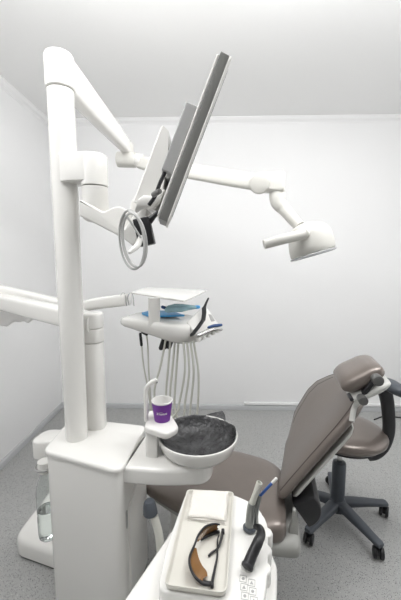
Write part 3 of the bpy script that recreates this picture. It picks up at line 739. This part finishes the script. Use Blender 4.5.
for k in range(5):
    a = th0 + 2 * PI * k / 5; dv = Vector((math.cos(a), math.sin(a), 0)); sv = Vector((-dv.y, dv.x, 0))
    RR = [sring(dv * r + Vector((0, 0, z)), sv * w, Vector((0, 0, h)), 24, 3.2) for r, z, w, h in ((.02, .09, .032, .024), (.07, .092, .030, .022), (.16, .086, .026, .018), (.245, .078, .022, .014), (.275, .076, .022, .013), (.285, .075, .018, .010))]
    b = new(); ring_loft(b, RR); leg = Sx('leg', b, 'slate', sharp=60)
    w = dv * .272 + Vector((0, 0, .029)); tw_ = a + (.9, -.6, .4, 2.2, -1.2)[k]; wx = Vector((math.cos(tw_), math.sin(tw_), 0))
    b = new()
    for sd_ in (-1, 1): cyl(b, w + wx * sd_ * .007, w + wx * sd_ * .024, .028, .005, 24)
    cyl(b, w - wx * .02, w + wx * .02, .016, .002, 16); cyl(b, w + Vector((0, 0, .016)), w + Vector((0, 0, .05)), .009, .001, 12)
    Sx('caster', b, 'black', leg)
def sl(x, y, Y): return at(x, y, Y) - Vector((.712, 1.71, 0))
pa = [sl(368, 456, 1.66), sl(376, 454, 1.66), sl(384, 446, 1.66), sl(388.5, 432, 1.66), sl(388.5, 415, 1.66), sl(386.5, 398, 1.65), sl(383, 386, 1.64)]
pts = smoothpts(pa, 6); b = new(); RR = []
for i, p in enumerate(pts):
    t = (pts[min(i + 1, len(pts) - 1)] - pts[max(0, i - 1)]).normalized(); w_ = Vector((0, 1, 0)); w_ = (w_ - t * w_.dot(t)).normalized(); u_ = t.cross(w_)
    f_ = i / (len(pts) - 1); RR.append(sring(p, u_ * (.022 + .012 * f_), w_ * (.024), 20, 3))
ring_loft(b, RR); Sx('armrest_bracket', b, 'rubber', sharp=60)
pa = [sl(377, 384, 1.70), sl(381, 382, 1.65), sl(388, 384, 1.58), sl(397, 389, 1.52), sl(408, 393, 1.50), sl(422, 393, 1.52), sl(433, 388, 1.58)]
pts = smoothpts(pa, 6); b = new(); RR = []
for i, p in enumerate(pts):
    t = (pts[min(i + 1, len(pts) - 1)] - pts[max(0, i - 1)]).normalized(); u_ = Vector((0, 0, 1)); u_ = (u_ - t * u_.dot(t)).normalized(); w_ = t.cross(u_)
    f_ = i / (len(pts) - 1); e_ = min(f_, 1 - f_); k = min(1, math.sqrt(max(0, 1 - (1 - min(1, e_ / .12)) ** 2)) + .06); RR.append(sring(p, w_ * .040 * k, u_ * .026 * k, 24, 2.4))
ring_loft(b, RR); Sx('armrest_pad', b, 'slate', sharp=70)

# ================================================================== INSTRUMENT CART (foreground)
cart = thing('instrument_cart', 'white instrument cabinet with tool holders in the foreground, cut off by the frame', 'cabinet', (.03, .72, 0))
def Ct(name, bm, m, parent=None, **k): return obj(name, local(bm, cart), m, parent or cart, **k)
zc = .66
cb = [atz(124, 598, zc), atz(173, 527, zc), atz(182, 512, zc), atz(262, 512, zc), atz(277.5, 565, zc), atz(274, 602, zc)]
cb = [Vector((p.x, p.y)) for p in cb]
poly = round_poly([Vector((-.235, .50)), cb[0], cb[1], Vector((cb[2].x, .93)), Vector((.15, .90)), cb[4], Vector((.14, .60)), Vector((.13, .50))], [.02, 0, .03, .04, .04, .01, .02, .02])
b = new(); prism(b, poly, .03, zc, .012, .005); Ct('cart_body', b, 'white')
zk = .70
ko = [atz(x, y, zk) for x, y in ((187, 489), (231, 493), (256, 504), (268, 522), (268, 556), (267.5, 572), (266, 588), (263, 606), (157, 591), (166, 548))]
poly = round_poly(ko, [.04, .03, .04, .03, .02, .02, .02, .02, .025, 0])
# scallops along the right edge for the tools
def bite(poly, cx, cy, r):
    outp = []
    for p in poly:
        d = p - Vector((cx, cy))
        outp.append(Vector((cx, cy)) + d.normalized() * r if d.length < r else p)
    return outp
dense = []
for i in range(len(poly)):
    a_, b_ = poly[i - 1], poly[i]; n_ = max(1, int((b_ - a_).length / .004))
    for k in range(n_): dense.append(a_ + (b_ - a_) * ((k + 1) / n_))
for x, y in ((269, 513), (268, 531.5), (267, 549), (266, 567)):
    c = atz(x, y, zk); dense = bite(dense, c.x - .004, c.y, .017)
b = new(); prism(b, dense, zc - .004, zk, .005, .004); Ct('console_top', b, 'white')
for x, y in ((252.5, 529), (248, 566)):
    c = atz(x, y, zk); b = new(); lathe(b, [(.012, -.012), (.0165, -.010), (.0175, .0), (.0165, .004), (.0125, .004)], c, n=28); Ct('tool_socket', b, 'shellg')
# keypad: pale outline icons in a 2 x 3 group with dots
kc = frame(atz(240, 574, zk), atz(257, 577, zk) - atz(240, 574, zk), atz(239, 596, zk) - atz(240, 574, zk))
kf = lambda u, v, w: kc(u, v, -w if (kc(0, 0, 1) - kc(0, 0, 0)).z < 0 else w)
for j in range(3):
    for i in range(2):
        x0, y0, w_, h_ = i * .0195 + j * .003, j * .0195 + .002 + i * .006, .016, .0165
        b = new(); lw = .0011
        for (a_, c_, d_, e_) in ((0, 0, w_, lw), (0, h_ - lw, w_, h_), (0, 0, lw, h_), (w_ - lw, 0, w_, h_)): prism(b, [Vector((x0 + a_, y0 + c_)), Vector((x0 + d_, y0 + c_)), Vector((x0 + d_, y0 + e_)), Vector((x0 + a_, y0 + e_))], -.0005, .0006, 0, 0, f=kf)
        if (i + j) % 2 == 0:
            prism(b, [Vector((x0 + w_ / 2 + .0035 * math.cos(k * PI / 5), y0 + h_ / 2 + .0035 * math.sin(k * PI / 5))) for k in range(10)], -.0005, .0006, 0, 0, f=kf)
        else:
            prism(b, [Vector((x0 + .004, y0 + .012)), Vector((x0 + w_ - .004, y0 + .012)), Vector((x0 + w_ / 2, y0 + .004))], -.0005, .0006, 0, 0, f=kf)
        Ct('key_icon', b, 'icon', smooth=False)

# tray with rim
zt_ = .703
to = [atz(x, y, .716) for x, y in ((187, 489.5), (234, 492), (227, 594), (163.5, 585))]
tp = round_poly(to, [.014, .014, .02, .016]); tc_ = sum((p for p in tp), Vector((0, 0))) / len(tp)
tr = thing('instrument_tray', 'cream rectangular tray with raised rim lying on the foreground cabinet', 'tray', (tc_.x, tc_.y, zt_))
b = new(); ring_loft(b, [[Vector((p.x, p.y, z)) for p in inset(tp, d)] for d, z in ((.008, zt_ - .001), (.003, zt_ + .001), (0, zt_ + .012), (.0005, zt_ + .0145), (.0025, zt_ + .0145), (.0045, zt_ + .012), (.007, zt_ + .005), (.010, zt_ + .0035))]); obj('tray_shell', local(b, tr), 'tray', tr, sharp=60)
zf = zt_ + .0037
# folded napkin
no = [atz(x, y, zf + .012) for x, y in ((192, 489.5), (229, 490.5), (226, 522), (186.5, 517))]
npk = thing('folded_napkin', 'folded white cloth napkin at the far end of the cream tray', 'napkin', (no[0] + no[2]) / 2)
def nap(u, v): return (no[0] * (1 - u) + no[1] * u) * (1 - v) + (no[3] * (1 - u) + no[2] * u) * v
for k in range(3):
    b = new(); nx_, ny_ = 18, 16; G = {}
    for side_ in (0, 1):
        for i in range(nx_ + 1):
            for j in range(ny_ + 1):
                u, v = i / nx_, j / ny_; ed = min(u, 1 - u, v, 1 - v)
                p = nap(u * (1 - .02 * k) + .01 * k, v * (1 - .03 * k))
                zz = zf + .0044 * k + (.0004 if side_ == 0 else .0004 + .0040 * min(1, .25 + ed * 9))
                if side_ and k == 2: zz += .0016 * math.sin(u * 7 + v * 3) * min(1, ed * 8) + .001 * math.sin(v * 11 - u * 4) * min(1, ed * 8)
                wob = Vector((.0012 * math.sin(v * 9 + k), .0012 * math.sin(u * 8 + 2 * k), 0))
                G[side_, i, j] = b.verts.new((p.x + wob.x, p.y + wob.y, zz))
    for i in range(nx_):
        for j in range(ny_):
            for side_ in (0, 1): b.faces.new((G[side_, i, j], G[side_, i + 1, j], G[side_, i + 1, j + 1], G[side_, i, j + 1]))
    rim = [(i, 0) for i in range(nx_)] + [(nx_, j) for j in range(ny_)] + [(i, ny_) for i in range(nx_, 0, -1)] + [(0, j) for j in range(ny_, 0, -1)]
    for q_, (i, j) in enumerate(rim):
        i2, j2 = rim[(q_ + 1) % len(rim)]; b.faces.new((G[0, i, j], G[0, i2, j2], G[1, i2, j2], G[1, i, j]))
    obj('napkin_fold', local(b, npk), 'cloth', npk, sharp=80)
# safety glasses
zg = zf
gl = thing('safety_glasses', 'wraparound safety glasses with amber lenses and black temples lying in the tray', 'glasses', atz(205, 555, zg))
def gp(x, y, h=0): return atz(x, y, zg + h)
def blade(pts, h, m, name, th=.0022):
    """curved upright band: pts are (x, y, base height, top height)"""
    Q = smoothpts([gp(x, y, 0) for x, y, *_ in pts], 6); hs0 = smoothpts([Vector((p[2], p[3], 0)) for p in pts], 6)
    b = new(); RR = []
    for i, p in enumerate(Q):
        t = (Q[min(i + 1, len(Q) - 1)] - Q[max(0, i - 1)]).normalized(); nrm = Vector((-t.y, t.x, 0)) * th / 2
        a_, c_ = hs0[i].x, max(hs0[i].y, hs0[i].x + .001)
        lean = Vector((-.35, 0, 0)) * (c_ - a_) * 0
        RR.append([p + nrm + Vector((0, 0, a_)), p - nrm + Vector((0, 0, a_)), p - nrm + Vector((0, 0, c_)) + lean, p + nrm + Vector((0, 0, c_)) + lean])
    ring_loft(b, RR); return obj(name, local(b, gl), m, gl, sharp=50)
# lenses stand on their lower rim and lean over to the right; the camera looks onto their inside
def lens(top, bot, name):
    a = smoothpts([gp(x, y, h) for x, y, h in top], 6); c = smoothpts([gp(x, y, h) for x, y, h in bot], 6)
    b = new(); RR = []
    for p, q_ in zip(a, c):
        m1 = (p + q_) / 2 + Vector((-.004, 0, .001))
        ln_ = [p, p * .6 + m1 * .4 + Vector((-.001, 0, 0)), m1, q_ * .6 + m1 * .4 + Vector((-.001, 0, 0)), q_]
        RR.append(ln_ + [v + Vector((-.0016, 0, -.0006)) for v in reversed(ln_)])
    ring_loft(b, RR); return obj(name, local(b, gl), 'lens', gl, sharp=60)
lens([(195.6, 543.5, .021), (199, 535, .029), (205.3, 527.6, .0355), (213, 524.6, .0355), (219, 525, .029)],
     [(198.5, 541.5, .014), (203, 537.5, .008), (209, 534, .004), (214, 532, .003), (218.5, 529, .012)], 'lens')
lens([(193.6, 547, .020), (190.3, 556.5, .021), (190.6, 566, .0235), (195, 575.4, .0225), (203, 581, .013)],
     [(196.5, 548, .014), (198.5, 557, .008), (202, 565, .004), (206.5, 571, .003), (207.5, 576, .008)], 'lens')
fr_ = [gp(x, y, h) for x, y, h in ((219.5, 524.5, .030), (213, 524, .037), (205, 527, .037), (198.5, 535, .030), (194.5, 545, .022), (190, 556, .022), (190, 566, .025), (194.5, 576, .024), (202, 583, .016), (210, 585, .012))]
b = new(); tube(b, fr_, [.0022, .0026, .0028, .0028, .0028, .003, .003, .003, .0034, .0035], 10); obj('brow_frame', local(b, gl), 'black', gl)
b = new(); tube(b, [gp(x, y, h) for x, y, h in ((201, 540, .006), (208, 535.5, .004), (215, 532.5, .004), (219.5, 532, .008))], [.0025, .004, .0045, .004], 10); obj('cheek_pad', local(b, gl), 'black', gl); b = new(); tube(b, [gp(x, y, h) for x, y, h in ((191, 569, .010), (196, 577, .006), (203, 582, .005), (211.5, 583.5, .006))], [.0025, .004, .0045, .004], 10); obj('cheek_pad', local(b, gl), 'black', gl)
t1 = [gp(x, y, h) for x, y, h in ((222.5, 531, .012), (221.5, 538, .010), (219.5, 545, .008), (217, 549, .006), (212, 552.5, .005), (209, 555.5, .004))]
t2 = [gp(x, y, h) for x, y, h in ((212, 585, .010), (213, 578, .008), (215, 568, .006), (217, 558, .006), (217.5, 548, .006), (217.5, 540, .008), (219, 535, .012))]
for k, tt in enumerate((t1, t2)):
    b = new(); tube(b, tt, ([.0036, .0034, .0028, .0024, .0026, .0028], [.0036, .0034, .0030, .0026, .0022, .002, .0018])[k], 10, round_end=True); obj('temple', local(b, gl), 'black', gl)
b = new(); box(b, gp(223, 531.5, .012), (.008, .012, .010), .002); obj('hinge', local(b, gl), 'black', gl); b = new(); box(b, gp(212, 585.5, .010), (.008, .008, .010), .002); obj('hinge', local(b, gl), 'black', gl)

# suction handpiece with steel barrel
g0 = atz(249.5, 530, .70)
hd_ = thing('suction_handpiece', 'grey metal suction handpiece standing in a socket right of the tray', 'handpiece', g0)
gq = lambda x, y: at(x, y, g0.y)
b = new(); tube(b, [g0 + Vector((0, 0, -.004)), gq(249.8, 522), gq(251, 510), gq(252, 503)], [.0135, .0115, .0115, .0105], 20, 4); obj('barrel', local(b, hd_), 'gunm', hd_)
b = new(); p0_, p1_ = gq(251.6, 505), gq(259.5, 482.5); dd = (p1_ - p0_); Lh = dd.length
lathe(b, [(.006, 0), (.0088, .001), (.0078, Lh * .5), (.0082, Lh - .001), (.0080, Lh), (.0062, Lh), (.0058, Lh - .02), (.002, Lh - .021)], p0_, dd, 24); obj('suction_tip', local(b, hd_), 'hose', hd_)['label'] = 'pale hollow suction tube'
b = new(); lathe(b, [(.013, 0), (.0175, .002), (.018, .008), (.014, .012)], g0 + Vector((0, 0, .001)), n=28); obj('collar', local(b, hd_), 'slate', hd_)
# air-water syringe
f0, f1, f2 = gq(256, 512), gq(259.5, 496), gq(274.5, 480)
sy2 = thing('air_water_syringe', 'slim syringe with blue shaft and white tip beside the suction handpiece', 'syringe', atz(256, 526, .70))
b = new(); tube(b, [atz(256, 524, .70) + Vector((.0, 0, -.002)), gq(256, 512), gq(258, 503), gq(260.3, 495.5)], [.007, .007, .006, .005], 14, 4); obj('syringe_body', local(b, sy2), 'gunm', sy2)
b = new(); tube(b, [gq(259.7, 496.2), gq(266, 489.5), gq(273, 482)], .0037, 14, 0); obj('syringe_shaft', local(b, sy2), 'tipb', sy2)
b = new(); tube(b, [gq(272.6, 482.5), gq(276, 478.8)], [.0044, .0042], 14, 0, round_end=True); obj('syringe_tip', local(b, sy2), 'white', sy2)
# black handpiece lying out of its cradle
b0 = atz(247, 566, .715)
bh = thing('black_handpiece', 'thick black curved handpiece tube leaning in the right hand holder', 'handpiece', b0)
b = new(); tube(b, [atz(247.5, 566, .716), atz(252.5, 554, .728), atz(258, 542, .742), atz(261, 534, .742), atz(259.5, 528, .735), atz(255, 526.5, .726)], [.0130, .0128, .0125, .0115, .009, .006], 20); obj('handpiece_tube', local(b, bh), 'black', bh)
b = new(); d_ = (atz(247.5, 566, .716) - atz(252.5, 554, .728)).normalized(); cyl(b, atz(247.5, 566, .716) - d_ * .004, atz(247.5, 566, .716) + d_ * .005, .0145, .003, 24); obj('end_ring', local(b, bh), 'rubber', bh)

# ================================================================== LIGHT
def area(name, loc_, size, power, rot=(0, 0, 0), col=(1, 1, 1), sy_=None):
    l = bpy.data.lights.new(name, 'AREA'); l.energy = power; l.color = col; l.shape = 'RECTANGLE'; l.size = size; l.size_y = sy_ or size
    o = bpy.data.objects.new(name, l); C.objects.link(o); o.location = loc_; o.rotation_euler = rot; return o
area('ceiling_lamp', (1.1, 1.2, H - .02), .9, 13, sy_=.6)
area('ceiling_lamp', (-.85, .5, H - .02), .7, 13.5, sy_=.5)
for x_, e_ in ((-.5, 2.5), (.35, 3.4), (1.2, 1.2)): area('back_wall_fill', (x_, 1.28, H - .09), .6, e_, rot=(math.radians(40), 0, 0), sy_=.12)  # added fill lights out of view that brighten the back wall
area('ceiling_fill', (.4, .8, 2.3), 2.2, 18, rot=(math.radians(180 - 37), 0, 0), sy_=.25)  # added upward fill, out of view, to lift the ceiling
area('right_side_fill', (XR - .03, 1.1, 1.5), 1.6, 8, rot=(0, PI / 2, 0), sy_=1.8)  # added soft fill from the right; the wall has no window
w = bpy.data.worlds.new('world'); bpy.context.scene.world = w; w.use_nodes = True
w.node_tree.nodes['Background'].inputs[0].default_value = (.8, .85, .9, 1); w.node_tree.nodes['Background'].inputs[1].default_value = .3
vs_ = bpy.context.scene.view_settings
vs_.view_transform = 'Standard'; vs_.look = 'None'; vs_.gamma = 1; vs_.use_curve_mapping = False; vs_.exposure = .18
